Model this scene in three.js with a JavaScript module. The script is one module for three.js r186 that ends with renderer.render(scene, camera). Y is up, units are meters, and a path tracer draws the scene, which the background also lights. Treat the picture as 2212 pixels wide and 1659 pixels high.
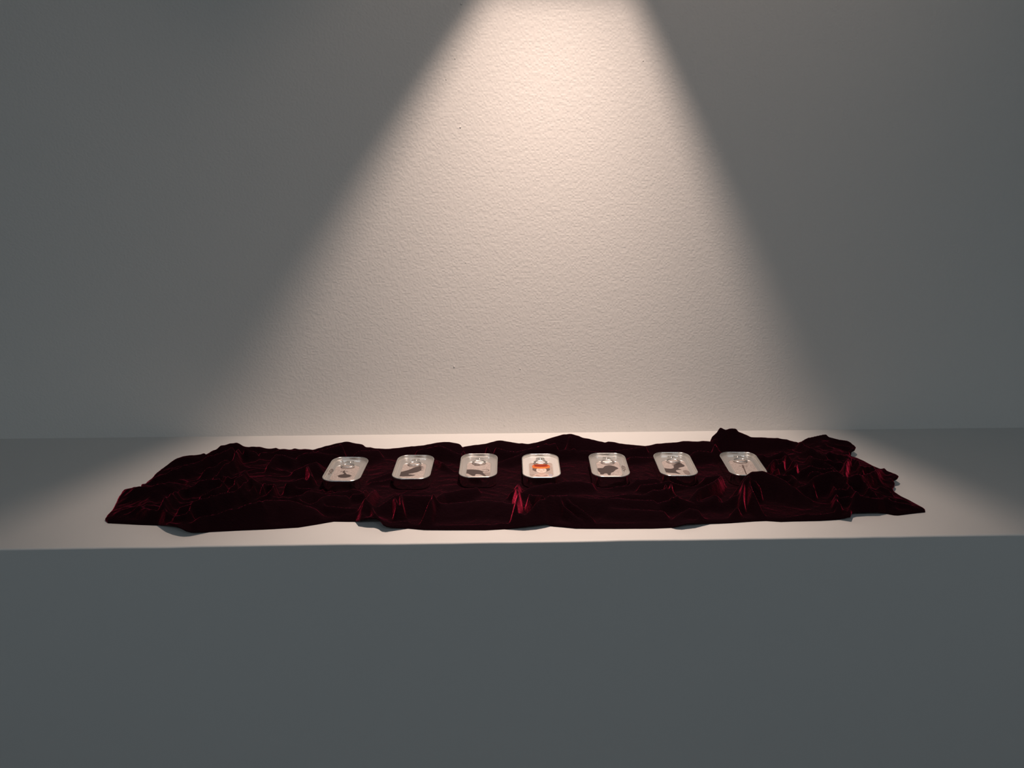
import * as THREE from 'three';
import { mergeGeometries, mergeVertices } from 'three/addons/utils/BufferGeometryUtils.js';
import { ImprovedNoise } from 'three/addons/math/ImprovedNoise.js';
import { RectAreaLightUniformsLib } from 'three/addons/lights/RectAreaLightUniformsLib.js';

// ---------------------------------------------------------------- camera, exposure, lights
const SHELF = 0.92;                                   // height of the ledge top, metres
const scene = new THREE.Scene();
scene.background = new THREE.Color(0x000000);
const camera = new THREE.PerspectiveCamera(2 * Math.atan(829.5 / 1661) * 180 / Math.PI, 2212 / 1659, 0.05, 30);
camera.position.set(0, SHELF + 0.67, 1.5885);
{
  const p = 19.2 * Math.PI / 180, y = 1.35 * Math.PI / 180, r = -0.1 * Math.PI / 180;
  camera.rotation.set(-p, -y, r, 'YXZ');
}
scene.add(camera);
const renderer = new THREE.WebGLRenderer({ antialias: true });
renderer.toneMapping = THREE.LinearToneMapping;
renderer.toneMappingExposure = 1.0;
renderer.shadowMap.enabled = true;
RectAreaLightUniformsLib.init();

// the warm spotlight over the ledge (its barn doors are built further down) and two added cool fill panels
const LAMP = new THREE.Vector3(0.148, SHELF + 1.5, 0.42), LAMP_AIM = new THREE.Vector3(0.06, SHELF, 0.13);
const LAMP_POWER = 4.3, LAMP_COLOR = new THREE.Color().setRGB(1.0, 0.775, 0.655);
const FILL_PANEL_POWER = 9.2, FILL_PANEL_COLOR = new THREE.Color().setRGB(0.81, 0.97, 1.09);
for (const s of [-1, 1]) {                              // twin emitters side by side, turned a little outwards
  const spot = new THREE.SpotLight(LAMP_COLOR, LAMP_POWER, 0, 31.5 * Math.PI / 180, 1.0, 2);
  spot.position.copy(LAMP).x += 0.005 * s; spot.target.position.copy(LAMP_AIM).x += 0.20 * s;
  spot.castShadow = true; spot.shadow.mapSize.set(2048, 2048); spot.shadow.radius = 0.38; scene.add(spot, spot.target);
}
// an added dim fill spot further right, lightening the wall around the beam
const FILL_WASH = new THREE.Vector3(0.45, SHELF + 1.92, 1.0), FILL_WASH_AIM = new THREE.Vector3(0.20, SHELF + 1.3, 0), FILL_WASH_POWER = 0.95;
const fillWash = new THREE.SpotLight(LAMP_COLOR, FILL_WASH_POWER, 0, 44 * Math.PI / 180, 1.0, 2);
fillWash.position.copy(FILL_WASH); fillWash.target.position.copy(FILL_WASH_AIM); fillWash.castShadow = true; fillWash.shadow.radius = 5.5; scene.add(fillWash, fillWash.target);

// ---------------------------------------------------------------- helpers
let seed = 20240611;
const rnd = () => { seed = (seed * 1664525 + 1013904223) >>> 0; return seed / 4294967296; };
const noise = new ImprovedNoise();
const N2 = (x, y, z = 0.37) => noise.noise(x, y, z);
const clamp = (v, a, b) => Math.min(b, Math.max(a, v));
const smooth = (a, b, v) => { const t = clamp((v - a) / (b - a), 0, 1); return t * t * (3 - 2 * t); };
const used = new Map();
function numbered(name) { const n = used.get(name) ?? 0; used.set(name, n + 1); return n ? name + '_' + String(n).padStart(3, '0') : name; }
function part(name, geometry, material, parent) {
  const m = new THREE.Mesh(geometry, material); m.name = name; m.castShadow = m.receiveShadow = true; parent.add(m); return m;
}
function structure(name, geometry, material) { const m = part(numbered(name), geometry, material, scene); m.userData.kind = 'structure'; return m; }
function thing(name, label, category, group) {
  const o = new THREE.Group(); o.name = numbered(name); o.userData = { label, category };
  if (group) o.userData.group = group;
  scene.add(o); return o;
}
function box(x0, x1, y0, y1, z0, z1) { return new THREE.BoxGeometry(x1 - x0, y1 - y0, z1 - z0).translate((x0 + x1) / 2, (y0 + y1) / 2, (z0 + z1) / 2); }
function worldUV(g, s = 1) {                          // uv in metres along the face's own plane
  const p = g.attributes.position, n = g.attributes.normal, uv = new Float32Array(p.count * 2);
  for (let i = 0; i < p.count; i++) {
    const ax = Math.abs(n.getX(i)), ay = Math.abs(n.getY(i)), az = Math.abs(n.getZ(i));
    const u = ax > ay && ax > az ? p.getZ(i) : p.getX(i), v = ay > ax && ay > az ? p.getZ(i) : p.getY(i);
    uv[2 * i] = u / s; uv[2 * i + 1] = v / s;
  }
  g.setAttribute('uv', new THREE.BufferAttribute(uv, 2)); return g;
}
function dataTexture(w, h, fn, srgb = false) {
  const d = new Uint8Array(w * h * 4);
  for (let j = 0; j < h; j++) for (let i = 0; i < w; i++) {
    const c = fn(i, j), k = 4 * (j * w + i);
    d[k] = clamp(c[0], 0, 255); d[k + 1] = clamp(c[1], 0, 255); d[k + 2] = clamp(c[2], 0, 255); d[k + 3] = 255;
  }
  const t = new THREE.DataTexture(d, w, h); t.wrapS = t.wrapT = THREE.RepeatWrapping; t.magFilter = t.minFilter = THREE.LinearFilter;
  if (srgb) t.colorSpace = THREE.SRGBColorSpace;
  t.needsUpdate = true; return t;
}
// noise that repeats after `period` cells
function tileNoise(size) {
  const a = new Float32Array(size * size); for (let i = 0; i < a.length; i++) a[i] = rnd();
  return (x, y) => {
    const xi = Math.floor(x), yi = Math.floor(y), fx = x - xi, fy = y - yi, w = (i) => ((i % size) + size) % size;
    const sx = fx * fx * (3 - 2 * fx), sy = fy * fy * (3 - 2 * fy), v = (i, j) => a[w(yi + j) * size + w(xi + i)];
    return (v(0, 0) * (1 - sx) + v(1, 0) * sx) * (1 - sy) + (v(0, 1) * (1 - sx) + v(1, 1) * sx) * sy;
  };
}

// ---------------------------------------------------------------- painted plaster
const rollA = tileNoise(192), rollB = tileNoise(96), rollC = tileNoise(24);
const plasterBump = dataTexture(1024, 1024, (i, j) => {           // 0.6 m square: roller stipple with softer lumps
  const u = i / 1024, v = j / 1024;
  const h = 0.62 * rollA(u * 192, v * 192) + 0.26 * rollB(u * 96 + 0.4, v * 96) + 0.14 * rollC(u * 24, v * 24);
  return [h * 215, h * 215, h * 215];
});
plasterBump.repeat.set(1 / 0.6, 1 / 0.6);
const wallPaint = new THREE.MeshStandardMaterial({ color: new THREE.Color().setRGB(0.75, 0.73, 0.70), roughness: 0.85, bumpMap: plasterBump, bumpScale: 0.00065 });
const ledgeBump = dataTexture(512, 512, (i, j) => {
  const h = 0.5 * rollB(i / 512 * 96, j / 512 * 96) + 0.4 * rollC(i / 512 * 24, j / 512 * 24);
  return [h * 255, h * 255, h * 255];
});
ledgeBump.repeat.set(1 / 0.8, 1 / 0.8);
const ledgePaint = new THREE.MeshStandardMaterial({ color: new THREE.Color().setRGB(0.69, 0.68, 0.66), roughness: 0.5, bumpMap: ledgeBump, bumpScale: 0.00015 });
const floorPaint = new THREE.MeshStandardMaterial({ color: new THREE.Color().setRGB(0.07, 0.075, 0.08), roughness: 0.5 });
const ceilingPaint = new THREE.MeshStandardMaterial({ color: new THREE.Color().setRGB(0.55, 0.55, 0.55), roughness: 0.9 });

// ---------------------------------------------------------------- the room
const RX = 2.6, RZ = 4.6, RY = 3.2, FRONT = 0.4645;
structure('floor', worldUV(box(-RX - 0.12, RX + 0.12, -0.12, 0, -0.12, RZ + 0.12)), floorPaint);
structure('ceiling', worldUV(box(-RX - 0.12, RX + 0.12, RY, RY + 0.12, -0.12, RZ + 0.12)), ceilingPaint);
const backWall = structure('wall_back', worldUV(box(-RX, RX, 0, RY, -0.12, 0)), wallPaint);
// pimples of dried paint on the wall: [x, height above the ledge, radius in mm]
for (const [x, y, r] of [[-0.088, 0.158, 2.0], [0.055, 0.152, 1.5], [-0.058, 0.384, 1.0], [-0.063, 0.65, 1.6], [-0.088, 0.737, 1.2], [-0.07, 0.774, 1.2], [-0.056, 0.868, 1.8], [0.29, 0.77, 1.2], [-0.9, 0.69, 1.3], [0.66, 0.006, 1.5], [0.02, 0.02, 1.6], [0.30, 0.015, 1.3]]) {
  const g = new THREE.SphereGeometry(r / 1000, 10, 8).scale(1, 1.3, 0.7).translate(x, SHELF + y, 0); part('paint_pimple', worldUV(g), wallPaint, backWall);
}
structure('wall_left', worldUV(box(-RX - 0.12, -RX, 0, RY, -0.12, RZ + 0.12)), wallPaint);
structure('wall_right', worldUV(box(RX, RX + 0.12, 0, RY, -0.12, RZ + 0.12)), wallPaint);
structure('wall_front', worldUV(box(-RX, RX, 0, RY, RZ, RZ + 0.12)), wallPaint);
{ // the boxed-out ledge: one block with a slightly softened front arris that wanders by a millimetre, as plaster does
  const s = new THREE.Shape(), r = 0.003;
  s.moveTo(0, 0); s.lineTo(FRONT, 0); s.lineTo(FRONT, SHELF - r);
  for (let k = 1; k <= 4; k++) { const a = k / 4 * Math.PI / 2; s.lineTo(FRONT - r + r * Math.cos(a), SHELF - r + r * Math.sin(a)); }
  s.lineTo(0, SHELF); s.lineTo(0, 0);
  const g = new THREE.ExtrudeGeometry(s, { depth: 2 * RX, bevelEnabled: false, steps: 400 });
  g.rotateY(-Math.PI / 2).translate(RX, 0, 0);          // profile x -> z, extrusion -> -x
  const p = g.attributes.position;
  for (let i = 0; i < p.count; i++) {
    const x = p.getX(i), y = p.getY(i), z = p.getZ(i);
    if (z > FRONT - 0.004 && y > 0.5) p.setZ(i, z + 0.0011 * N2(x * 3.1, 1.7) + 0.0006 * N2(x * 23, 4.1));
    if (y > SHELF - 0.0035 && z > 0.3) p.setY(i, y + 0.0007 * N2(x * 9, 7.7) * (z > FRONT - 0.004 ? 1 : 0));
  }
  g.computeVertexNormals();
  structure('wall_ledge', worldUV(g), ledgePaint);
}

// ---------------------------------------------------------------- the velvet cloth
// Plan of the cloth on the ledge as [x, z, height of its edge above the ledge] in millimetres, then every fold as
// fold(width towards the room, width towards the wall, [x, z, crest height] ...).
const folds = [];
function fold(wf, wb, pts) { folds.push({ wf, wb, pts }); }
const outline = [[-587,395,3],[-622,392,2],[-677,385,2],[-686,376,3],[-688,364,3],[-689,343,2],[-695,314,2],[-700,296,2],[-702,275,3],[-691,279,12],[-683,279,14],[-665,278,14],[-673,254,10],[-666,255,10],[-673,231,3],[-670,217,3],[-665,210,10],[-660,194,12],[-656,167,4],[-648,153,4],[-638,144,4],[-624,139,4],[-607,133,4],[-596,130,4],[-591,126,4],[-590,129,4],[-580,128,4],[-568,127,4],[-557,121,4],[-549,111,4],[-540,107,4],[-527,107,4],[-522,107,4],[-517,107,4],[-509,102,4],[-486,100,4],[-461,102,4],[-428,104,4],[-394,106,4],[-377,110,4],[-366,108,4],[-346,104,4],[-329,99,4],[-311,98,4],[-299,99,4],[-287,100,4],[-274,100,4],[-270,102,4],[-259,103,4],[-253,102,4],[-230,104,4],[-209,105,4],[-169,103,4],[-135,100,4],[-115,99,4],[-103,98,4],[-94,99,4],[-81,101,4],[-73,103,4],[-69,104,4],[-60,101,4],[-45,100,4],[-22,100,4],[-8,98,4],[5,95,4],[15,96,4],[31,100,4],[51,103,4],[71,105,4],[98,100,4],[124,94,4],[140,89,4],[151,88,4],[158,90,4],[185,97,4],[211,103,4],[228,104,4],[234,102,4],[240,101,4],[259,105,4],[286,107,4],[312,107,4],[329,106,4],[353,104,4],[379,105,4],[390,103,4],[415,103,4],[438,105,4],[451,111,4],[455,89,4],[461,81,4],[469,83,4],[479,85,4],[489,79,4],[500,78,4],[517,83,4],[535,90,4],[559,89,4],[586,91,4],[608,93,4],[632,98,4],[645,108,18],[663,97,22],[681,93,24],[701,88,26],[707,87,26],[712,93,22],[729,103,20],[743,109,20],[747,116,20],[749,129,19],[750,138,18],[743,148,17],[735,152,15],[716,148,10],[728,147,3],[742,161,3],[752,180,3],[752,212,9],[757,232,12],[764,234,15],[764,246,14],[771,256,14],[772,266,16],[772,273,17],[766,280,16],[757,283,13],[755,294,12],[752,299,10],[744,308,9],[746,314,3],[750,333,3],[758,346,2],[763,362,2],[769,379,2],[766,385,2],[737,390,2],[712,395,2],[705,394,2],[695,389,3],[675,395,9],[654,395,9],[634,397,10],[626,400,11],[617,414,11],[602,407,3],[566,410,2],[519,411,2],[497,412,2],[472,408,2],[452,409,2],[406,414,2],[371,416,3],[341,428,10],[326,431,11],[312,434,9],[301,427,2],[268,429,2],[202,428,2],[157,426,2],[136,425,2],[114,420,2],[103,418,2],[94,416,3],[86,420,9],[69,426,10],[47,429,9],[14,424,2],[-19,427,2],[-96,424,2],[-123,423,2],[-152,417,2],[-178,425,9],[-190,429,13],[-198,418,17],[-205,413,19],[-219,412,19],[-235,407,13],[-246,392,3],[-284,390,2],[-299,395,2],[-310,399,2],[-341,409,2],[-383,413,2],[-437,416,2],[-490,420,2],[-519,434,10],[-530,431,15],[-541,426,17],[-559,416,14]];
fold(30, 11, [[-656,183,18],[-648,169,20],[-638,161,22],[-624,157,24],[-607,151,24],[-596,148,24],[-591,144,24],[-590,145,20],[-580,146,24],[-568,149,30],[-557,148,38],[-549,140,42],[-540,136,42],[-527,135,40],[-522,133,37],[-517,130,32],[-509,122,28],[-486,119,25],[-461,119,22],[-428,120,20],[-394,122,20],[-377,127,22],[-366,127,25],[-346,126,30],[-329,124,35],[-311,125,38],[-299,125,37],[-287,123,33],[-274,122,30],[-270,120,24],[-259,121,24],[-253,118,20],[-230,120,18],[-209,121,20],[-169,121,24],[-135,121,29],[-115,122,33],[-103,123,35],[-94,124,35],[-81,124,32],[-73,124,29],[-69,120,20],[-60,118,22],[-45,119,25],[-22,120,27],[-8,121,32],[5,119,34],[15,120,34],[31,122,31],[51,124,29],[71,127,30],[98,125,36],[124,124,44],[140,123,50],[151,122,50],[158,123,49],[185,125,41],[211,128,35],[228,126,31],[234,125,33],[240,124,32],[259,124,26],[286,124,23],[312,123,20],[329,124,24],[353,124,27],[379,126,29],[390,125,31],[415,125,31],[438,127,31],[451,134,32],[455,124,52],[461,117,54],[469,118,52],[479,118,48],[489,113,50],[500,111,49],[517,112,42],[535,114,34],[559,112,32],[586,113,30],[608,113,27],[632,114,20]]);
fold(26, 12, [[-653,248,17],[-627,245,27],[-598,224,32],[-566,192,37],[-533,174,44],[-527,163,46]]);
fold(14, 10, [[-562,236,22],[-554,234,29],[-543,223,32],[-531,188,29]]);
fold(16, 12, [[-534,257,20],[-524,243,32],[-512,212,41],[-514,165,44]]);
fold(14, 8, [[-526,245,22],[-499,264,27],[-486,266,32],[-477,244,32]]);
fold(12, 9, [[-477,247,32],[-479,267,32],[-483,285,32],[-481,296,29],[-489,303,22]]);
fold(14, 10, [[-580,306,22],[-560,310,32],[-534,289,37],[-515,287,34],[-502,296,32],[-506,304,29],[-512,317,27],[-532,327,22]]);
fold(20, 12, [[-550,380,27],[-522,380,37],[-501,375,41],[-484,358,41],[-468,351,39],[-457,336,44],[-450,313,44],[-441,307,41],[-434,299,34]]);
fold(14, 9, [[-551,403,22],[-531,405,27],[-527,399,29],[-528,389,32],[-525,381,34],[-498,368,39]]);
fold(13, 8, [[-450,305,37],[-442,312,37],[-439,320,37],[-444,330,32],[-448,343,29],[-460,344,22]]);
fold(9, 8, [[-427,301,32],[-414,308,38],[-405,310,38],[-406,327,34],[-412,331,24]]);
fold(9, 8, [[-426,303,33],[-426,318,32],[-424,318,24]]);
fold(12, 10, [[-361,274,32],[-372,290,34],[-382,300,34],[-388,301,29]]);
fold(12, 10, [[-387,294,24],[-377,297,22],[-359,300,22],[-342,301,20]]);
fold(20, 16, [[-389,226,22],[-367,226,34],[-346,217,37],[-312,199,38],[-290,178,37],[-273,161,33],[-241,142,27]]);
fold(12, 10, [[-363,232,34],[-352,255,33],[-351,269,29],[-357,273,22]]);
fold(9, 7, [[-346,262,27],[-348,270,24],[-351,272,17]]);
fold(18, 12, [[-438,174,33],[-425,176,35],[-404,184,30],[-391,169,17]]);
fold(14, 10, [[-437,179,34],[-445,210,22]]);
fold(12, 10, [[-446,206,20],[-407,216,12]]);
fold(16, 12, [[-395,171,29],[-385,170,33],[-357,166,32],[-319,164,27]]);
fold(16, 12, [[-371,160,29],[-340,155,37],[-313,148,44]]);
fold(12, 10, [[-503,163,41],[-495,165,37],[-484,155,27]]);
fold(20, 12, [[-476,145,24],[-428,142,26],[-377,139,27]]);
fold(20, 14, [[-563,396,20],[-575,392,32],[-581,383,34],[-583,364,34],[-579,333,29],[-578,311,24]]);
fold(40, 10, [[-680,293,20],[-654,299,24],[-619,299,29],[-601,284,27],[-590,275,20]]);
fold(26, 20, [[-630,362,17],[-598,380,22],[-575,397,22]]);
fold(44, 16, [[-504,410,24],[-491,408,30],[-475,406,35],[-459,402,40],[-443,400,39],[-419,391,39],[-405,382,37],[-380,371,34],[-346,376,32],[-322,380,22]]);
fold(12, 10, [[-410,388,37],[-400,396,34],[-398,396,29],[-406,394,20]]);
fold(26, 14, [[-431,319,17],[-401,336,22],[-370,349,27],[-353,347,29],[-342,330,29],[-337,323,27],[-313,324,22],[-296,322,21],[-281,310,17]]);
fold(24, 12, [[-348,355,24],[-326,368,24],[-315,363,28],[-309,351,29],[-297,341,27],[-273,330,20]]);
fold(4, 4, [[-491,413,13],[-436,414,14],[-394,410,13]]);
fold(14, 9, [[-322,281,12],[-287,318,17],[-267,304,20],[-260,290,17]]);
fold(12, 8, [[-261,325,20],[-243,325,22],[-240,305,21]]);
fold(16, 10, [[-222,313,24],[-225,345,32],[-230,378,38],[-238,388,34],[-241,386,24]]);
fold(30, 12, [[-230,381,38],[-219,381,30],[-212,382,23],[-204,382,26],[-193,379,33],[-179,369,39],[-171,368,41],[-158,368,40],[-133,368,38],[-116,371,39]]);
fold(10, 10, [[-227,379,33],[-221,383,27],[-211,402,27],[-201,419,24],[-196,425,20]]);
fold(10, 12, [[-177,381,44],[-171,398,41],[-173,402,32]]);
fold(9, 10, [[-167,376,44],[-164,393,40],[-167,398,30]]);
fold(13, 16, [[-109,381,44],[-114,399,45],[-119,413,41],[-123,424,37],[-124,429,29],[-119,427,17]]);
fold(12, 12, [[-109,382,44],[-101,383,34],[-95,381,24]]);
fold(20, 12, [[-106,369,34],[-95,347,32],[-76,332,28],[-55,318,24],[-37,303,20]]);
fold(40, 16, [[-96,379,27],[-66,375,27],[-33,370,27],[0,371,27],[28,382,27]]);
fold(12, 10, [[-266,388,17],[-243,388,21],[-230,400,21]]);
fold(14, 10, [[-323,351,17],[-294,371,21],[-265,376,21],[-246,376,20]]);
fold(4, 4, [[-187,418,14],[-152,409,14]]);
fold(4, 4, [[-96,421,11],[-63,421,12],[-24,422,12],[3,425,12],[15,420,13]]);
fold(9, 14, [[42,291,20],[38,332,32],[39,374,40],[35,405,40],[32,418,35],[34,419,24]]);
fold(10, 8, [[38,327,29],[27,325,20]]);
fold(7, 7, [[60,361,34],[57,372,34],[64,396,27]]);
fold(30, 10, [[7,422,13],[25,425,20],[42,414,27],[51,415,23],[63,408,32],[73,403,46],[80,398,51],[86,395,50],[101,384,44],[116,378,41],[128,378,40],[145,378,37],[173,378,34],[219,377,32],[254,376,28],[278,372,24]]);
fold(18, 10, [[61,362,34],[72,368,37],[82,383,44]]);
fold(22, 12, [[53,317,20],[63,313,24],[99,301,26],[130,292,24],[161,290,22],[178,291,20]]);
fold(16, 8, [[181,285,17],[193,277,18],[204,272,18],[231,257,12]]);
fold(18, 9, [[211,280,17],[234,288,21],[259,283,22],[297,276,21],[325,284,22]]);
fold(14, 9, [[270,301,20],[291,304,24],[309,308,29],[329,297,27],[356,286,24],[394,277,23],[430,266,20]]);
fold(9, 8, [[311,323,37],[311,330,27]]);
fold(9, 8, [[323,317,34],[320,329,27]]);
fold(8, 7, [[310,383,40],[310,380,30]]);
fold(8, 7, [[319,381,39],[322,378,29]]);
fold(22, 10, [[177,355,24],[206,359,27],[235,354,28],[268,351,27],[284,340,29],[309,332,27],[323,324,20]]);
fold(18, 9, [[284,373,17],[294,376,24],[307,380,30],[316,377,35],[322,377,34],[334,376,28],[353,377,18]]);
fold(8, 8, [[111,386,37],[118,402,33],[139,416,24],[149,418,12]]);
fold(10, 10, [[125,388,37],[148,408,30],[165,417,18]]);
fold(24, 16, [[202,394,21],[250,400,21],[290,404,20]]);
fold(4, 4, [[158,423,13],[206,424,12],[262,424,12]]);
fold(10, 8, [[-16,138,32],[-10,148,22]]);
fold(14, 10, [[1,148,32],[24,153,27],[43,158,27],[83,155,33],[122,154,44]]);
fold(16, 10, [[4,180,12],[30,180,22],[63,159,27],[103,153,37]]);
fold(12, 9, [[112,156,24],[139,156,30],[161,154,27]]);
fold(12, 14, [[154,133,49],[150,139,38],[144,149,27]]);
fold(14, 10, [[161,154,27],[201,156,24],[241,152,24],[276,145,24],[310,138,27]]);
fold(12, 9, [[267,164,10],[274,178,21],[319,165,12]]);
fold(16, 10, [[-160,141,24],[-114,144,37],[-100,150,34],[-71,159,22]]);
fold(9, 8, [[-70,158,20],[-65,143,24]]);
fold(9, 7, [[-243,247,11],[-204,218,13]]);
fold(8, 6, [[-238,261,12],[-200,248,13]]);
fold(12, 9, [[-127,156,12],[-104,196,21],[-89,207,12]]);
fold(20, 10, [[344,369,22],[354,363,32],[366,350,37],[390,333,38],[408,312,35],[424,287,29]]);
fold(16, 8, [[348,369,20],[364,373,22],[384,371,26],[399,376,22],[410,370,18]]);
fold(12, 8, [[366,367,22],[375,366,27],[387,366,32],[394,369,32],[402,365,24]]);
fold(18, 9, [[410,371,20],[423,365,28],[440,358,29]]);
fold(34, 10, [[445,335,32],[450,331,41],[459,322,49],[471,316,54],[489,317,54],[500,320,51],[517,324,45],[530,333,39],[541,344,32],[562,354,17]]);
fold(10, 14, [[435,387,27],[437,374,39],[446,350,51],[455,346,54],[469,348,51],[478,345,37]]);
fold(12, 12, [[456,347,52],[453,382,46],[462,401,37],[471,413,24],[492,420,17],[543,405,12]]);
fold(22, 12, [[315,413,17],[336,403,24],[350,406,24],[355,414,18],[361,411,10]]);
fold(14, 14, [[408,412,12],[410,414,22],[422,398,24]]);
fold(18, 10, [[447,161,44],[448,163,61],[453,172,61],[461,175,56],[461,180,51],[459,179,41],[455,164,27]]);
fold(12, 9, [[463,117,50],[469,120,50],[478,122,48],[488,117,49],[504,114,46]]);
fold(16, 10, [[390,180,24],[399,177,30],[409,176,32],[428,172,29],[451,166,20]]);
fold(18, 12, [[505,173,27],[511,175,34],[522,181,35],[533,190,30],[545,192,24],[558,193,30],[578,189,35],[583,200,32],[587,212,22]]);
fold(9, 7, [[558,222,22],[564,227,29],[576,203,34]]);
fold(10, 8, [[530,242,22],[532,238,29],[548,220,32],[570,209,29]]);
fold(9, 9, [[584,226,32],[587,239,32],[579,253,30],[563,252,22]]);
fold(9, 7, [[546,248,27],[527,267,29],[537,287,32],[557,289,32],[558,298,29],[550,296,24]]);
fold(14, 10, [[562,285,27],[564,321,29],[568,326,27]]);
fold(24, 11, [[544,340,29],[572,332,33],[583,325,43],[610,317,46],[624,311,50],[634,310,49],[642,313,43],[649,309,34]]);
fold(14, 14, [[576,331,34],[578,342,33],[575,344,22]]);
fold(14, 8, [[588,259,27],[605,259,34],[625,270,34],[641,273,32]]);
fold(10, 7, [[601,270,29],[625,282,29]]);
fold(14, 9, [[624,203,27],[625,223,32],[640,232,33],[679,230,29]]);
fold(10, 8, [[625,225,27],[639,236,28],[651,251,32],[650,268,29]]);
fold(18, 12, [[633,135,27],[640,176,33],[658,202,29]]);
fold(14, 10, [[663,191,24],[669,190,32],[681,187,29],[711,177,17]]);
fold(14, 10, [[662,280,29],[671,262,33],[688,233,33],[706,208,27]]);
fold(12, 10, [[710,204,24],[712,214,26],[709,243,29],[703,271,24]]);
fold(10, 8, [[712,253,27],[738,241,20]]);
fold(28, 10, [[623,312,27],[628,319,35],[645,321,40],[671,316,40],[708,291,34],[741,260,24]]);
fold(12, 12, [[644,324,39],[640,337,38],[641,358,37],[643,379,32]]);
fold(14, 10, [[622,315,27],[615,352,29],[626,355,32],[641,354,32]]);
fold(12, 8, [[612,374,27],[630,375,30]]);
fold(12, 10, [[611,365,27],[602,386,29],[605,393,27],[596,406,20],[591,401,12]]);
fold(12, 12, [[639,377,32],[622,405,27],[617,416,17]]);
fold(30, 12, [[643,379,32],[667,381,29],[703,372,22],[709,381,13],[707,401,8]]);
fold(12, 12, [[681,327,27],[679,350,29],[684,368,24]]);
fold(10, 10, [[709,327,22],[720,336,22],[723,345,17]]);
fold(10, 10, [[710,376,17],[740,377,11],[759,385,6]]);
fold(4, 4, [[508,409,12],[558,405,12],[592,399,12]]);

const CAN_SIZE = { w: 0.0735, l: 0.108, r: 0.0215, h: 0.0235 }, CAN_BASE = 0.0065;
const canSpots = [[-288.6, 236.3, 3.0], [-159, 230.5, 2.0], [-33, 227, 1.3], [87.9, 231.5, 1.2], [220.1, 231.4, 1.9], [350, 231, 1.6], [482.5, 233, 2.0]];

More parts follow.
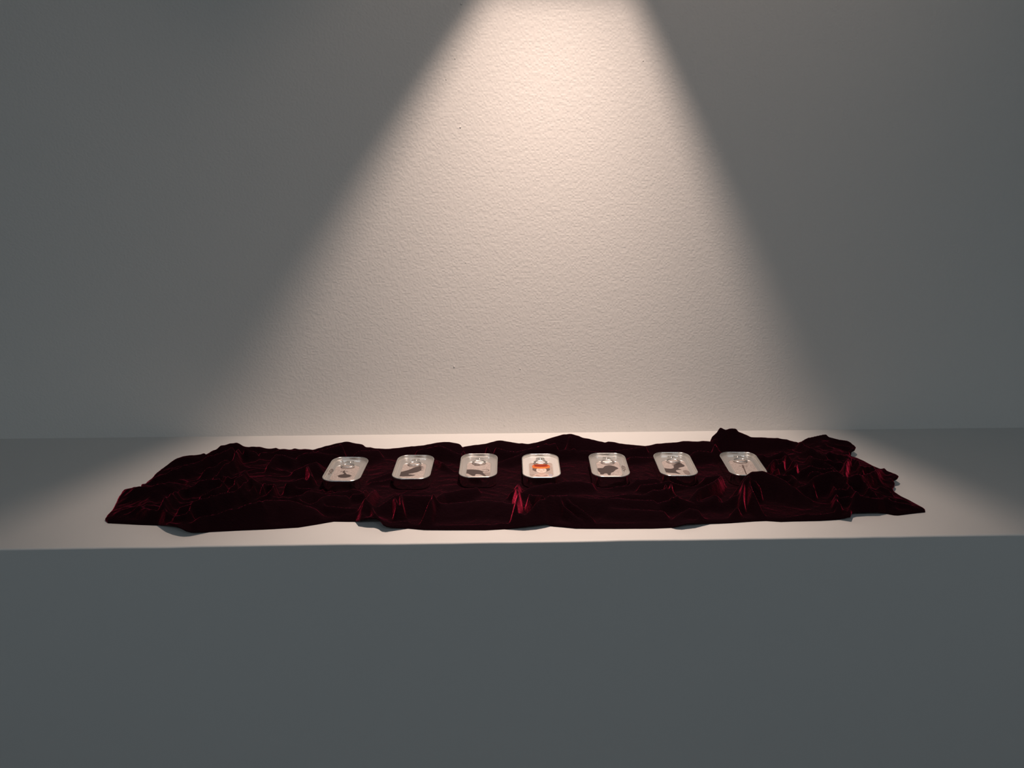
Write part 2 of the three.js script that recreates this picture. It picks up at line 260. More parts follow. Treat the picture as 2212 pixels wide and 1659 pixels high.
function makeCloth() {
  const CELL = 1.6, X0 = -706, X1 = 850, Z0 = 70, Z1 = 424, nx = Math.round((X1 - X0) / CELL) + 1, nz = Math.round((Z1 - Z0) / CELL) + 1;
  const H = new Float32Array(nx * nz), D = new Float32Array(nx * nz), E = new Float32Array(nx * nz), inside = new Uint8Array(nx * nz);
  // 1. where the cloth lies, how far each spot is from its edge, and how high that edge is
  const on = outline.length, near = [];
  const nearest = (x, z) => {
    let best = 1e9, e = 0, bx = 0, bz = 0;
    for (let k = 0; k < on; k++) {
      const a = outline[k], b = outline[(k + 1) % on], dx = b[0] - a[0], dz = b[1] - a[1];
      const t = clamp(((x - a[0]) * dx + (z - a[1]) * dz) / (dx * dx + dz * dz + 1e-9), 0, 1), px = a[0] + t * dx, pz = a[1] + t * dz;
      const d = (x - px) ** 2 + (z - pz) ** 2;
      if (d < best) { best = d; e = a[2] + t * (b[2] - a[2]); bx = px; bz = pz; }
    }
    return [Math.sqrt(best), e, bx, bz];
  };
  const within = (x, z) => {
    let c = false;
    for (let k = 0, j = on - 1; k < on; j = k++) {
      const a = outline[k], b = outline[j];
      if ((a[1] > z) !== (b[1] > z) && x < (b[0] - a[0]) * (z - a[1]) / (b[1] - a[1]) + a[0]) c = !c;
    }
    return c;
  };
  const P = 5, acc = new Float64Array(nx * nz);
  // 2. the folds, joined with a soft maximum so that they meet in creases
  for (const f of folds) {
    const w = Math.max(f.wf, f.wb) * 1.0; let x0 = 1e9, x1 = -1e9, z0 = 1e9, z1 = -1e9;
    for (const q of f.pts) { x0 = Math.min(x0, q[0]); x1 = Math.max(x1, q[0]); z0 = Math.min(z0, q[1]); z1 = Math.max(z1, q[1]); }
    const i0 = Math.max(0, Math.floor((x0 - w - X0) / CELL)), i1 = Math.min(nx - 1, Math.ceil((x1 + w - X0) / CELL));
    const j0 = Math.max(0, Math.floor((z0 - w - Z0) / CELL)), j1 = Math.min(nz - 1, Math.ceil((z1 + w - Z0) / CELL));
    for (let j = j0; j <= j1; j++) for (let i = i0; i <= i1; i++) {
      let x = X0 + i * CELL, z = Z0 + j * CELL;
      x += 1.6 * N2(x * 0.03, z * 0.03, 3.3); z += 1.6 * N2(x * 0.03, z * 0.03, 8.1);
      let best = 1e9, h = 0, ddz = 0;
      for (let k = 0; k + 1 < f.pts.length; k++) {
        const a = f.pts[k], b = f.pts[k + 1], dx = b[0] - a[0], dz = b[1] - a[1];
        const t = clamp(((x - a[0]) * dx + (z - a[1]) * dz) / (dx * dx + dz * dz + 1e-9), 0, 1);
        const ex = x - a[0] - t * dx, ez = z - a[1] - t * dz, d = ex * ex + ez * ez;
        if (d < best) { best = d; h = a[2] + t * (b[2] - a[2]); ddz = ez; }
      }
      const d = Math.sqrt(best), c = d > 1e-6 ? ddz / d : 0, wide = (f.wb + (f.wf - f.wb) * (0.5 + 0.5 * c)) * (h > 12 ? 1 : 1);
      const t = d / wide; if (t >= 1) continue;
      const s = Math.max(0, 1 - (Math.sqrt(t * t + 0.016) - 0.1265) / 0.8815), y = h * (0.72 * s ** 1.45 + 0.28 * s * s * (3 - 2 * s));
      acc[j * nx + i] += y ** P;
    }
  }
  for (let j = 0; j < nz; j++) for (let i = 0; i < nx; i++) {
    const k = j * nx + i, x = X0 + i * CELL, z = Z0 + j * CELL;
    inside[k] = within(x, z) ? 1 : 0;
    const [d, e] = nearest(x, z); D[k] = d; E[k] = e;
    const crumple = Math.max(smooth(-330, -470, x), smooth(540, 640, x));
    const warp = 0.9 * N2(x * 0.012, z * 0.012, 1.1), warpZ = 0.9 * N2(x * 0.012, z * 0.012, 6.4);
    const ridge = (s, q) => { const n = 1 - Math.abs(N2(x * s + warp, z * s * 1.5 + warpZ, q)) * 2.2; return n > 0 ? n * n : 0; };
    const small = (1.6 + 3.0 * crumple) * ridge(0.021, 2.2) + (0.8 + 1.4 * crumple) * ridge(0.047, 5.9) + 0.35 * N2(x * 0.11, z * 0.11, 4.4);
    const lift = 5 + 7 * crumple * smooth(0, 60, d) + e * 0.9 * Math.exp(-d / 22);
    let y = (lift ** P + acc[k]) ** (1 / P) + small * smooth(0, 25, d);
    y = Math.min(y, e + (z < 125 && e < 6 ? 3.2 : 1.7) * d);
    H[k] = y;
  }
  // 3. relax it a little, as cloth has stiffness
  const relax = (times, share) => {
    for (let n = 0; n < times; n++) {
      const src = H.slice();
      for (let j = 1; j < nz - 1; j++) for (let i = 1; i < nx - 1; i++) {
        const k = j * nx + i; H[k] = src[k] * (1 - share) + share * 0.25 * (src[k - 1] + src[k + 1] + src[k - nx] + src[k + nx]);
      }
    }
  };
  relax(3, 0.5);
  // 4. the tins press it flat; at the right-hand tin a fold lies over one corner of the lid
  const rr = (px, pz, w, l, r) => { const qx = Math.abs(px) - w / 2 + r, qz = Math.abs(pz) - l / 2 + r; return Math.hypot(Math.max(qx, 0), Math.max(qz, 0)) + Math.min(Math.max(qx, qz), 0) - r; };
  canSpots.forEach(([cx, cz, deg], n) => {
    const a = deg * Math.PI / 180, co = Math.cos(a), si = Math.sin(a);
    for (let j = 0; j < nz; j++) for (let i = 0; i < nx; i++) {
      const x = X0 + i * CELL - cx, z = Z0 + j * CELL - cz; if (Math.abs(x) > 80 || Math.abs(z) > 95) continue;
      const lx = x * co - z * si, lz = x * si + z * co, d = rr(lx, lz, CAN_SIZE.w * 1000, CAN_SIZE.l * 1000, CAN_SIZE.r * 1000), k = j * nx + i;
      const top = CAN_BASE * 1000 + CAN_SIZE.h * 1000 + 3;
      if (n === 6 && H[k] > 31 && lz > 18 && d < 14) { if (d < 3) H[k] = Math.max(H[k], top + 1.5); continue; }
      const press = CAN_BASE * 1000 - 0.4;
      if (d < 3) H[k] = press; else if (d < 22) H[k] = Math.min(H[k], press + (d - 3) * 1.6);
    }
  });
  relax(1, 0.35);
  canSpots.forEach(([cx, cz, deg], n) => {
    const a = deg * Math.PI / 180, co = Math.cos(a), si = Math.sin(a);
    for (let j = 0; j < nz; j++) for (let i = 0; i < nx; i++) {
      const x = X0 + i * CELL - cx, z = Z0 + j * CELL - cz; if (Math.abs(x) > 80 || Math.abs(z) > 95) continue;
      const lx = x * co - z * si, lz = x * si + z * co, d = rr(lx, lz, CAN_SIZE.w * 1000, CAN_SIZE.l * 1000, CAN_SIZE.r * 1000), k = j * nx + i;
      if (d < 1 && H[k] < 20) H[k] = Math.min(H[k], CAN_BASE * 1000 - 0.3);
    }
  });
  // 5. the sheet: grid cells whose corners lie on the cloth, their outer corners drawn to the cut edge; a top face, an underside and a rim
  const keep = new Uint8Array(nx * nz);
  for (let k = 0; k < nx * nz; k++) keep[k] = inside[k] || D[k] < CELL * 0.6 ? 1 : 0;
  const px = new Float32Array(nx * nz), pz = new Float32Array(nx * nz);
  for (let j = 0; j < nz; j++) for (let i = 0; i < nx; i++) {
    const k = j * nx + i; px[k] = X0 + i * CELL; pz[k] = Z0 + j * CELL;
  }
  const index = [], edges = new Map(), id = new Int32Array(nx * nz).fill(-1), top = [];
  const vert = (k) => { if (id[k] < 0) { id[k] = top.length / 3; top.push(px[k] / 1000, SHELF + Math.max(2.4, H[k]) / 1000, pz[k] / 1000); } return id[k]; };
  const tri = (a, b, c) => {
    const v = [vert(a), vert(b), vert(c)]; index.push(...v);
    for (let s = 0; s < 3; s++) { const p = v[s], q = v[(s + 1) % 3], back = q * 1e7 + p; if (edges.has(back)) edges.delete(back); else edges.set(p * 1e7 + q, [p, q]); }
  };
  for (let j = 0; j + 1 < nz; j++) for (let i = 0; i + 1 < nx; i++) {
    const a = j * nx + i, b = a + 1, c = a + nx, d = c + 1, n = keep[a] + keep[b] + keep[c] + keep[d];
    if (n === 4) { if (Math.abs(H[a] - H[d]) < Math.abs(H[b] - H[c])) { tri(a, c, d); tri(a, d, b); } else { tri(a, c, b); tri(b, c, d); } }
    else if (n === 3) { if (!keep[a]) tri(b, c, d); else if (!keep[b]) tri(a, c, d); else if (!keep[c]) tri(a, d, b); else tri(a, c, b); }
  }
  for (const v of new Set([...edges.values()].flat())) {  // every outer corner goes to the cut edge
    const q = nearest(top[3 * v] * 1000, top[3 * v + 2] * 1000); top[3 * v] = q[2] / 1000; top[3 * v + 1] = SHELF + q[1] / 1000; top[3 * v + 2] = q[3] / 1000;
  }
  const count = top.length / 3, all = top.slice(), under = (v) => [top[3 * v], Math.max(SHELF + 0.0004, top[3 * v + 1] - 0.0022), top[3 * v + 2]];
  for (let v = 0; v < count; v++) all.push(...under(v));
  const full = index.slice();
  for (let t = 0; t < index.length; t += 3) full.push(index[t] + count, index[t + 2] + count, index[t + 1] + count);
  const rim = new Map(), rimVert = (v) => {             // the cut edge keeps its own normals
    if (!rim.has(v)) { rim.set(v, all.length / 3); all.push(top[3 * v], top[3 * v + 1], top[3 * v + 2], ...under(v)); }
    return rim.get(v);
  };
  for (const [p, q] of edges.values()) { const a = rimVert(p), b = rimVert(q); full.push(b, a, a + 1, b, a + 1, b + 1); }
  const uv = new Float32Array(all.length / 3 * 2);
  for (let v = 0; v < all.length / 3; v++) { const up = all[3 * v + 1] - SHELF; uv[2 * v] = all[3 * v] + 0.6 * up; uv[2 * v + 1] = all[3 * v + 2] - up; }
  const g = new THREE.BufferGeometry();
  g.setAttribute('position', new THREE.Float32BufferAttribute(all, 3)); g.setAttribute('uv', new THREE.BufferAttribute(uv, 2)); g.setIndex(full);
  g.computeVertexNormals();
  return g;
}
const pileA = tileNoise(256), pileB = tileNoise(64);
const pile = dataTexture(512, 512, (i, j) => {        // crushed pile, 0.25 m square
  const u = i / 512, v = j / 512, h = 0.55 * pileA(u * 256, v * 256) + 0.45 * pileB(u * 64, v * 64);
  return [h * 255, h * 255, h * 255];
});
pile.repeat.set(4, 4);
const velvet = new THREE.MeshPhysicalMaterial({
  color: new THREE.Color().setRGB(0.0058, 0.0005, 0.0018), roughness: 0.95, specularIntensity: 0.12,
  sheen: 1.85, sheenColor: new THREE.Color().setRGB(1.0, 0.045, 0.14), sheenRoughness: 0.53, bumpMap: pile, bumpScale: 0.0008, side: THREE.DoubleSide,
});
const cloth = part(numbered('velvet_cloth'), makeCloth(), velvet, scene);
cloth.userData = { label: 'crumpled dark red velvet cloth spread along the ledge under seven tins', category: 'cloth' };

// ---------------------------------------------------------------- the seven tins
const tinMetal = new THREE.MeshStandardMaterial({ color: new THREE.Color().setRGB(0.80, 0.78, 0.75), metalness: 1, roughness: 0.22 });
const lidMetal = new THREE.MeshStandardMaterial({ color: new THREE.Color().setRGB(0.70, 0.67, 0.64), metalness: 0.85, roughness: 0.36 });
const paleLid = new THREE.MeshStandardMaterial({ color: new THREE.Color().setRGB(0.80, 0.765, 0.735), metalness: 0.5, roughness: 0.42 });
const tabMetal = new THREE.MeshStandardMaterial({ color: new THREE.Color().setRGB(0.82, 0.80, 0.77), metalness: 1, roughness: 0.25 });
const sleeve = new THREE.MeshStandardMaterial({ color: new THREE.Color().setRGB(0.80, 0.78, 0.75), metalness: 1, roughness: 0.16 });

function roundRect(w, l, r, n = 12) {
  const pts = [], hw = w / 2, hl = l / 2; r = Math.max(1e-5, Math.min(r, hw, hl));
  for (const [cx, cz, a0] of [[hw - r, hl - r, 0], [-hw + r, hl - r, 1], [-hw + r, -hl + r, 2], [hw - r, -hl + r, 3]])
    for (let k = 0; k <= n; k++) { const a = (a0 + k / n) * Math.PI / 2; pts.push([cx + r * Math.cos(a), cz + r * Math.sin(a)]); }
  return pts;
}
// rings of a rounded rectangle: profile of [inset, height]; the last ring may be closed with a flat cap
function rings(w, l, r, profile, cap = false, closed = false, n = 12, cx = 0, cz = 0) {
  const pos = [], idx = [], m = 4 * (n + 1);
  for (const [d, y] of profile) for (const [x, z] of roundRect(w - 2 * d, l - 2 * d, Math.max(r - d, 0.001), n)) pos.push(x + cx, y, z + cz);
  const np = profile.length, last = closed ? np : np - 1;
  for (let p = 0; p < last; p++) for (let k = 0; k < m; k++) {
    const a = p * m + k, b = p * m + (k + 1) % m, c = ((p + 1) % np) * m + k, d = ((p + 1) % np) * m + (k + 1) % m;
    idx.push(a, c, b, b, c, d);
  }
  if (cap) { const y = profile[np - 1][1], c = pos.length / 3; pos.push(cx, y, cz); for (let k = 0; k < m; k++) idx.push((np - 1) * m + k, c, (np - 1) * m + (k + 1) % m); }
  const g = new THREE.BufferGeometry(); g.setAttribute('position', new THREE.Float32BufferAttribute(pos, 3)); g.setIndex(idx);
  g.setAttribute('uv', new THREE.Float32BufferAttribute(new Float32Array(pos.length / 3 * 2), 2));
  for (let i = 0; i < pos.length / 3; i++) g.attributes.uv.setXY(i, pos[3 * i], pos[3 * i + 2]);
  g.computeVertexNormals(); return g;
}
const { w: CW, l: CL, r: CR, h: CH } = CAN_SIZE;
const mm = (a) => a.map(([d, y]) => [d / 1000, y / 1000]);
const bodyG = rings(CW, CL, CR, mm([[8, 0.9], [3.2, 0.2], [2.0, 0.6], [1.6, 1.6], [1.6, 17.5], [1.3, 18.6], [0.9, 19.2]]));
const floorG = rings(CW - 0.016, CL - 0.016, CR - 0.008, mm([[0, 0.9], [1, 0.9]]), true);
const rimG = rings(CW, CL, CR, mm([[0.9, 19.2], [0.25, 19.6], [0.0, 20.2], [0.0, 22.4], [0.25, 23.2], [0.7, 23.5], [1.2, 23.5], [1.7, 23.2], [2.0, 22.5], [2.15, 19.0], [2.6, 17.9]]));
const lidG = rings(CW, CL, CR, mm([[2.6, 17.9], [3.2, 17.6], [3.9, 17.7], [4.4, 18.2], [5.2, 18.4], [6.2, 18.4], [7.0, 18.1], [7.6, 18.0], [9, 18.0]]), true);
const PW = 0.0455, PL = 0.064, PZ = 0.0085;             // raised panel with the print
const beadG = rings(PW + 0.0044, PL + 0.0044, 0.011, mm([[0, 17.9], [0.5, 18.4], [1.1, 18.55], [1.7, 18.4], [2.2, 17.9]]), false, false, 10, 0, PZ);
const printG = (() => {
  const g = rings(PW, PL, 0.009, mm([[0, 17.9], [0.25, 18.35], [0.7, 18.5]]), true, false, 10, 0, PZ);
  const p = g.attributes.position, uv = g.attributes.uv;
  for (let i = 0; i < p.count; i++) uv.setXY(i, p.getX(i) / PW + 0.5, 1 - ((p.getZ(i) - PZ) / PL + 0.5));
  return g;
})();
const sprigG = (() => { const g = new THREE.PlaneGeometry(0.0105, 0.030).rotateX(-Math.PI / 2); return g; })();
// pull tab: nose plate with two holes by the rivet, and an oval ring
const tabG = (() => {
  const s = new THREE.Shape(); s.moveTo(-0.0085, 0.001);
  s.quadraticCurveTo(-0.0085, -0.0075, -0.0045, -0.0085); s.lineTo(0.0045, -0.0085); s.quadraticCurveTo(0.0085, -0.0075, 0.0085, 0.001);
  s.lineTo(0.0105, 0.0085); s.lineTo(-0.0105, 0.0085); s.lineTo(-0.0085, 0.001);
  for (const x of [-0.0052, 0.0052]) { const h = new THREE.Path(); h.absellipse(x, -0.0030, 0.0016, 0.0026, 0, Math.PI * 2); s.holes.push(h); }
  const g = new THREE.ExtrudeGeometry(s, { depth: 0.0007, bevelEnabled: true, bevelThickness: 0.0004, bevelSize: 0.0004, bevelSegments: 2, curveSegments: 10 });
  return g.rotateX(Math.PI / 2);                         // shape y -> +z (towards the room), thickness down
})();
const ringG = (() => {
  const c = []; for (let k = 0; k < 40; k++) { const a = k / 40 * Math.PI * 2, e = 0.8; c.push(new THREE.Vector3(0.0128 * Math.sign(Math.cos(a)) * Math.abs(Math.cos(a)) ** e, 0.0026 * (0.5 + 0.5 * Math.sin(a)), 0.0088 * Math.sign(Math.sin(a)) * Math.abs(Math.sin(a)) ** 0.95)); }
  const t = new THREE.TubeGeometry(new THREE.CatmullRomCurve3(c, true), 80, 0.0013, 8, true); t.scale(1, 1, 1); return t;
})();
const rivetG = new THREE.LatheGeometry([[0, 0.0016], [0.0016, 0.0015], [0.0024, 0.0011], [0.0026, 0.0004], [0.0030, 0]].map(([x, y]) => new THREE.Vector2(x, y)), 20);

// ---- the prints
const PX = 512, PY = 720;
function speckle(c, w, h, n, tones) {                    // an etched ground of short curled strokes
  for (let k = 0; k < n; k++) {
    const x = rnd() * w, y = rnd() * h, r = 3 + rnd() * 11, a = rnd() * 6.28;
    c.strokeStyle = tones[Math.floor(rnd() * tones.length)]; c.lineWidth = 1.5 + rnd() * 3.5;
    c.beginPath(); c.arc(x, y, r, a, a + 1.2 + rnd() * 2.6); c.stroke();
  }
}
const INK = '#4e4240';
function blob(c, pts, fill = INK) {
  c.fillStyle = fill; c.beginPath();
  const n = pts.length, mid = (a, b) => [(a[0] + b[0]) / 2 * PX, (a[1] + b[1]) / 2 * PY];
  const s = mid(pts[n - 1], pts[0]); c.moveTo(s[0], s[1]);
  for (let k = 0; k < n; k++) { const e = mid(pts[k], pts[(k + 1) % n]); c.quadraticCurveTo(pts[k][0] * PX, pts[k][1] * PY, e[0], e[1]); }
  c.fill();
}
function poly(c, pts, fill = INK) { c.fillStyle = fill; c.beginPath(); pts.forEach((p, k) => k ? c.lineTo(p[0] * PX, p[1] * PY) : c.moveTo(p[0] * PX, p[1] * PY)); c.fill(); }
function line(c, pts, w, color = INK) {
  c.strokeStyle = color; c.lineWidth = w; c.lineCap = c.lineJoin = 'round'; c.beginPath();
  pts.forEach((p, k) => k ? c.lineTo(p[0] * PX, p[1] * PY) : c.moveTo(p[0] * PX, p[1] * PY)); c.stroke();
}
const prints = [
  (c) => { // orb with a small cross
    c.fillStyle = INK; c.beginPath(); c.ellipse(0.55 * PX, 0.72 * PY, 0.27 * PX, 0.125 * PY, 0, 0, 7); c.fill();
    blob(c, [[0.24, 0.71], [0.34, 0.66], [0.36, 0.74], [0.3, 0.74]]); blob(c, [[0.74, 0.66], [0.88, 0.69], [0.8, 0.75], [0.74, 0.75]]);
    blob(c, [[0.44, 0.64], [0.49, 0.55], [0.42, 0.46], [0.44, 0.42], [0.53, 0.50], [0.60, 0.60], [0.64, 0.66]]);
    line(c, [[0.30, 0.43], [0.58, 0.41]], 22); line(c, [[0.42, 0.50], [0.43, 0.36]], 26);
  },
  (c) => { // crested bird's head
    blob(c, [[-0.12, 0.62], [0.10, 0.56], [0.38, 0.40], [0.52, 0.26], [0.70, 0.22], [0.80, 0.30], [0.86, 0.46], [0.72, 0.60], [0.5, 0.68], [0.3, 0.74], [0.5, 0.78], [0.7, 0.80], [0.5, 0.88], [0.2, 0.9], [-0.12, 0.88], [-0.1, 0.74]]);
    for (const [y0, x1, y1] of [[0.30, 0.96, 0.24], [0.38, 0.99, 0.33], [0.47, 0.96, 0.46], [0.24, 0.92, 0.17]]) poly(c, [[0.68, y0 - 0.04], [x1, y1], [0.70, y0 + 0.06]]);
  },
  (c) => { // long animal with a looping tail
    blob(c, [[-0.12, 0.56], [0.1, 0.52], [0.3, 0.53], [0.55, 0.57], [0.66, 0.64], [0.70, 0.76], [0.82, 0.92], [0.86, 0.97], [0.74, 0.98], [0.62, 0.88], [0.46, 0.83], [0.36, 0.90], [0.40, 0.97], [0.28, 0.98], [0.18, 0.90], [0.06, 0.80], [-0.1, 0.80]]);
    c.strokeStyle = INK; c.lineWidth = 17; c.beginPath(); c.ellipse(0.77 * PX, 0.60 * PY, 0.17 * PX, 0.075 * PY, 0, -2.3, 2.3); c.stroke();
    poly(c, [[0.62, 0.62], [0.74, 0.66], [0.70, 0.70], [0.60, 0.68]]);
    c.fillStyle = 'rgba(92,76,72,0.45)'; c.fillRect(0.3 * PX, 0.12 * PY, 0.24 * PX, 0.16 * PY);
    c.fillStyle = 'rgba(92,76,72,0.35)'; c.fillRect(0.74 * PX, 0.74 * PY, 0.26 * PX, 0.26 * PY);
  },
  (c) => { // a portrait with an orange crown-like band
    c.fillStyle = '#b9a8a0'; c.fillRect(0, 0, PX, PY); speckle(c, PX, PY * 0.75, 420, ['#8c7d76', '#d9cbc3', '#9d8d86']);
    blob(c, [[0.16, 0.36], [0.84, 0.36], [0.90, 0.52], [0.80, 0.62], [0.70, 0.66], [0.30, 0.66], [0.2, 0.62], [0.12, 0.52]], '#6c5850');
    blob(c, [[0.1, 1.02], [0.18, 0.86], [0.36, 0.78], [0.64, 0.78], [0.84, 0.86], [0.92, 1.02]], '#d8bfb4');
    blob(c, [[0.30, 0.82], [0.5, 1.0], [0.72, 0.82], [0.78, 0.98], [0.5, 1.04], [0.22, 0.98]], '#b99a90');
    poly(c, [[0.40, 0.66], [0.62, 0.66], [0.64, 0.84], [0.50, 0.88], [0.38, 0.84]], '#c9ab9f');
    c.fillStyle = '#e6d3c8'; c.beginPath(); c.ellipse(0.51 * PX, 0.56 * PY, 0.22 * PX, 0.185 * PY, 0, 0, 7); c.fill();
    for (const s of [-1, 1]) { line(c, [[0.51 + s * 0.05, 0.535], [0.51 + s * 0.10, 0.525], [0.51 + s * 0.15, 0.535]], 8, '#7d675d'); c.fillStyle = '#5b4a44'; c.beginPath(); c.ellipse((0.51 + s * 0.095) * PX, 0.558 * PY, 15, 7, 0, 0, 7); c.fill(); }
    line(c, [[0.50, 0.55], [0.485, 0.62], [0.52, 0.625]], 6, '#a98c80'); line(c, [[0.45, 0.672], [0.51, 0.667], [0.57, 0.672]], 9, '#96685e');
    line(c, [[0.0, 0.86], [0.2, 0.84]], 9, '#7d6d66'); line(c, [[0.0, 0.91], [0.24, 0.9]], 9, '#7d6d66'); line(c, [[0.02, 0.96], [0.28, 0.96]], 9, '#7d6d66');
    blob(c, [[0.80, 0.84], [0.97, 0.86], [0.96, 0.95], [0.78, 0.96]], '#b3b2c2');
    blob(c, [[0.13, 0.24], [0.24, 0.14], [0.78, 0.14], [0.89, 0.24], [0.90, 0.36], [0.85, 0.43], [0.51, 0.465], [0.17, 0.43], [0.12, 0.36]], '#d9652c');
    blob(c, [[0.2, 0.2], [0.5, 0.24], [0.82, 0.2], [0.8, 0.31], [0.5, 0.34], [0.22, 0.31]], '#9c2510');
    line(c, [[0.16, 0.32], [0.32, 0.355], [0.51, 0.365], [0.70, 0.355], [0.86, 0.32]], 14, '#ffb14a'); line(c, [[0.17, 0.405], [0.32, 0.43], [0.51, 0.44], [0.70, 0.43], [0.86, 0.405]], 12, '#f0913a');
    for (let k = 0; k < 7; k++) { c.fillStyle = k < 3 ? '#c4501c' : '#b8811c'; c.beginPath(); c.arc((0.22 + k * 0.095) * PX, (0.382 + 0.018 * Math.sin(k / 6 * 3.14)) * PY, 10, 0, 7); c.fill(); }
  },
  (c) => { // stout four-legged animal
    blob(c, [[0.0, 0.62], [-0.06, 0.50], [0.14, 0.46], [0.24, 0.48], [0.34, 0.31], [0.56, 0.26], [0.76, 0.34], [0.88, 0.45], [0.90, 0.53], [0.76, 0.58], [0.66, 0.74], [0.52, 0.80], [0.50, 0.96], [0.38, 0.96], [0.38, 0.84], [0.24, 0.84], [0.20, 0.92], [0.02, 0.90], [0.10, 0.83], [0.02, 0.74]]);
  },
  (c) => { // rearing animal with a maned neck
    blob(c, [[-0.08, 0.50], [0.16, 0.58], [0.34, 0.58], [0.44, 0.48], [0.42, 0.36], [0.54, 0.26], [0.66, 0.18], [0.80, 0.16], [0.86, 0.26], [0.94, 0.36], [0.84, 0.46], [0.70, 0.48], [0.56, 0.56], [0.66, 0.60], [0.72, 0.66], [0.52, 0.66], [0.42, 0.72], [0.5, 0.86], [0.62, 0.90], [0.5, 0.94], [0.36, 0.88], [0.2, 0.88], [-0.06, 0.82]]);
    for (let k = 0; k < 7; k++) poly(c, [[0.40 + k * 0.05, 0.36 - k * 0.028], [0.40 + k * 0.05, 0.26 - k * 0.028], [0.45 + k * 0.05, 0.35 - k * 0.028]]);
    blob(c, [[0.72, 0.70], [0.9, 0.66], [1.0, 0.76], [1.0, 1.0], [0.78, 1.0], [0.74, 0.86]], 'rgba(105,88,84,0.55)');
  },
  (c) => { // slender key or sword with a cross hilt
    line(c, [[0.50, 0.36], [0.42, 0.98]], 26, '#675550'); line(c, [[0.36, 0.42], [0.66, 0.415]], 17, '#675550');
    c.fillStyle = '#675550'; for (const [x, y, r] of [[0.51, 0.355, 17], [0.36, 0.42, 15], [0.66, 0.415, 15], [0.47, 0.52, 27], [0.49, 0.455, 21]]) { c.beginPath(); c.arc(x * PX, y * PY, r, 0, 7); c.fill(); }
  },
];
function printTexture(draw, n) {
  const cv = document.createElement('canvas'); cv.width = PX; cv.height = PY; const c = cv.getContext('2d');
  c.fillStyle = '#b9aca6'; c.fillRect(0, 0, PX, PY);
  speckle(c, PX, PY, 620, ['#e0d5cf', '#85756f', '#cbbdb7', '#5d504c', '#efe6e1']);
  draw(c);
  const t = new THREE.CanvasTexture(cv); t.colorSpace = THREE.SRGBColorSpace; t.needsUpdate = true; return t;
}
function sprigTexture() {
  const cv = document.createElement('canvas'); cv.width = 96; cv.height = 256; const c = cv.getContext('2d');
  c.clearRect(0, 0, 96, 256); c.strokeStyle = c.fillStyle = '#6b5c57'; c.lineWidth = 7; c.lineCap = 'round';
  c.beginPath(); c.moveTo(40, 246); c.quadraticCurveTo(66, 150, 44, 16); c.stroke();
  for (const [x, y, a] of [[30, 40, -0.6], [66, 60, 0.7], [24, 90, -0.4], [74, 112, 0.5], [30, 140, -0.7], [70, 170, 0.4], [36, 205, -0.3]]) { c.save(); c.translate(x, y); c.rotate(a); c.beginPath(); c.ellipse(0, 0, 20, 9, 0, 0, 7); c.fill(); c.restore(); }
  const t = new THREE.CanvasTexture(cv); t.colorSpace = THREE.SRGBColorSpace; t.needsUpdate = true; return t;
}
const sprigInk = new THREE.MeshStandardMaterial({ map: sprigTexture(), transparent: true, alphaTest: 0.5, roughness: 0.7 });

const canLabels = [
  'silver tin printed with a dark orb topped by a cross, leftmost',
  'silver tin printed with a dark crested bird head, beside the orb tin',
  'silver tin printed with a dark animal with looping tail, left of portrait tin',
  'silver ring-pull tin printed with a portrait wearing an orange headband, middle of the row',
  'silver ring-pull tin printed with a stout dark animal, right of the portrait tin',
  'silver tin printed with a dark rearing maned animal, sixth from the left',
  'silver tin printed with a thin sword, its corner tucked under velvet',
];
const proto = new THREE.Group();
part('body', mergeGeometries([bodyG, floorG]), sleeve, proto);
part('rim', rimG, tinMetal, proto);
part('lid', lidG, lidMetal, proto);
part('bead', beadG, lidMetal, proto);
{
  const t = part('pull_tab', tabG, tabMetal, proto); t.position.set(0, 0.0202, -0.0330); t.rotation.x = 0.04;
  const rg = part('ring', ringG, tabMetal, t); rg.position.set(0, -0.0002, 0.0148);
  const rv = part('rivet', rivetG, tabMetal, t); rv.position.set(0, 0.0002, -0.0028);
}
canSpots.forEach(([x, z, deg], n) => {
  const o = proto.clone(); o.name = numbered('ring_pull_tin'); scene.add(o);
  o.position.set(x / 1000, SHELF + CAN_BASE, z / 1000); o.rotation.y = -deg * Math.PI / 180;
  o.userData = { label: canLabels[n], category: 'tin', group: 'printed tins in a row on the velvet' };
  part('print_panel', printG, new THREE.MeshStandardMaterial({ map: printTexture(prints[n], n), metalness: 0.25, roughness: 0.5 }), o);
  if (n === 3) for (const m of o.children) if (m.name.startsWith('lid') || m.name.startsWith('bead')) m.material = paleLid;   // a paler, less metallic lid
  if (n === 0 || n === 4) { const s = part('sprig_print', sprigG, sprigInk, o); s.position.set(n ? 0.0285 : -0.0285, 0.01862, n ? 0.008 : 0.004); }
});

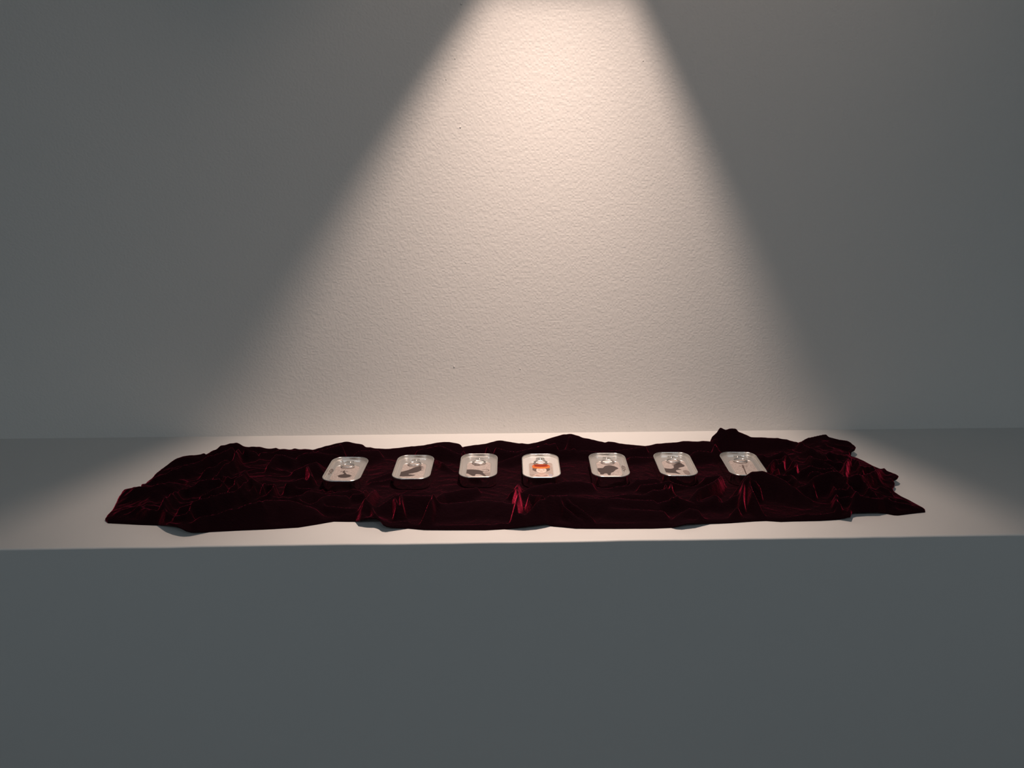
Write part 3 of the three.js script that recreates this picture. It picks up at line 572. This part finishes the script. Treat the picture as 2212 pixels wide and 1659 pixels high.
// ---------------------------------------------------------------- the spotlight above the ledge, hung from a ceiling track
const black = new THREE.MeshStandardMaterial({ color: new THREE.Color().setRGB(0.02, 0.02, 0.02), roughness: 0.6 });
{
  const track = thing('lamp_track', 'pair of black ceiling rails carrying the spotlight and the added fill floodlight above the ledge', 'track');
  part('rail', box(-0.9, 0.9, RY - 0.035, RY, LAMP.z - 0.018, LAMP.z + 0.018), black, track);
  part('rail', box(-0.9, 0.9, RY - 0.035, RY, FILL_WASH.z - 0.018, FILL_WASH.z + 0.018), black, track);
  const shell = new THREE.LatheGeometry([[0.052, 0.012], [0.054, 0.012], [0.054, 0.15], [0.045, 0.165], [0, 0.165], [0, 0.16], [0.044, 0.16], [0.05, 0.148], [0.052, 0.012]].map(([x, y]) => new THREE.Vector2(x, y)), 40);
  const head = (label, at, aim, glowing, size = 1) => {
    const t = thing('track_spotlight', label, 'spotlight'); t.position.copy(at);
    const tilt = new THREE.Quaternion().setFromUnitVectors(new THREE.Vector3(0, 1, 0), new THREE.Vector3().subVectors(at, aim).normalize());
    const hull = part('housing', shell, black, t); hull.quaternion.copy(tilt); hull.scale.setScalar(size);
    const glow = new THREE.MeshStandardMaterial({ color: 0x111111, emissive: LAMP_COLOR, emissiveIntensity: glowing });
    const lens = part('lens_glow', new THREE.CylinderGeometry(0.014, 0.014, 0.002, 24).translate(0, 0.016, 0), glow, t); lens.quaternion.copy(tilt); if (size > 1) lens.scale.set(7.5, 1, 7.5);
    const top = RY - 0.035 - at.y;
    part('stem', new THREE.CylinderGeometry(0.009, 0.009, top - 0.10, 16).translate(0, 0.10 + (top - 0.10) / 2, 0), black, t);
    return t;
  };
  const t = head('black track spotlight with three barn doors over the ledge', LAMP, LAMP_AIM, 4);
  head('added large black fill floodlight without doors, nearer the viewer than the barn door spotlight', FILL_WASH, FILL_WASH_AIM, 0.6, 2.2);  // added lamp, stands in for spill around the main beam
  // barn doors: the edge of each side door lies in the plane through the lamp and the edge of the beam on the wall
  const DROP = 0.13;
  const doorEdge = (wallLow, wallHigh) => {              // two points on the wall edge of the beam -> points of the door edge DROP below the lamp
    const n = new THREE.Vector3().subVectors(wallHigh, LAMP).cross(new THREE.Vector3().subVectors(wallLow, LAMP));
    return (z) => new THREE.Vector3((n.y * DROP - n.z * z) / n.x, -DROP, z);
  };
  const door = (name, a, b, out) => {                    // a flap from the edge a-b out and up to the housing
    const u = new THREE.Vector3(out[0], out[1], out[2]), th = new THREE.Vector3().subVectors(b, a).cross(u).normalize().multiplyScalar(0.0012);
    const q = [a, b, b.clone().add(u), a.clone().add(u)], pos = [];
    for (const s of [1, -1]) for (const p of q) pos.push(p.x + s * th.x, p.y + s * th.y, p.z + s * th.z);
    const g = new THREE.BufferGeometry(); g.setAttribute('position', new THREE.Float32BufferAttribute(pos, 3));
    g.setIndex([0, 1, 2, 0, 2, 3, 4, 6, 5, 4, 7, 6, 0, 4, 5, 0, 5, 1, 1, 5, 6, 1, 6, 2, 2, 6, 7, 2, 7, 3, 3, 7, 4, 3, 4, 0]);
    const m = g.toNonIndexed(); m.computeVertexNormals(); part(name, m, black, t);
  };
  const L = doorEdge(new THREE.Vector3(-0.685, SHELF, 0), new THREE.Vector3(-0.034, SHELF + 0.874, 0));
  const R = doorEdge(new THREE.Vector3(0.785, SHELF, 0), new THREE.Vector3(0.291, SHELF + 0.874, 0));
  const back = (x) => new THREE.Vector3(x, -DROP, -DROP * LAMP.z / (LAMP.y - SHELF - 0.90));   // the flap on the wall side trims the beam's top
  door('barn_door', back(-0.14), back(0.14), [0, 0.13, -0.10]);
  door('barn_door', L(-0.16), L(0.12), [-0.10, 0.16, 0]);
  door('barn_door', R(-0.16), R(0.12), [0.10, 0.16, 0]);
}
// added cool fill panels, unseen behind the viewer, that lift the ambient light
for (const x of [-1.1, 1.1]) {
  const o = thing('fill_panel', 'added flat cool white fill panel at the ceiling ' + (x < 0 ? 'on the left' : 'on the right') + ' behind the viewer', 'light');
  o.position.set(x, RY, 3.2);
  part('frame', rings(0.66, 0.66, 0.01, mm([[0, 0], [0, -22], [28, -22], [28, -10]]), false), new THREE.MeshStandardMaterial({ color: 0xdddddd, roughness: 0.5, side: THREE.DoubleSide }), o);
  part('diffuser', new THREE.BoxGeometry(0.6, 0.006, 0.6).translate(0, -0.012, 0), new THREE.MeshStandardMaterial({ color: 0x888888, emissive: FILL_PANEL_COLOR, emissiveIntensity: 0.5 }), o);
  const a = new THREE.RectAreaLight(FILL_PANEL_COLOR, FILL_PANEL_POWER, 0.58, 0.58); a.position.set(x, RY - 0.026, 3.2); a.rotation.x = -Math.PI / 2; scene.add(a);
}

renderer.render(scene, camera);
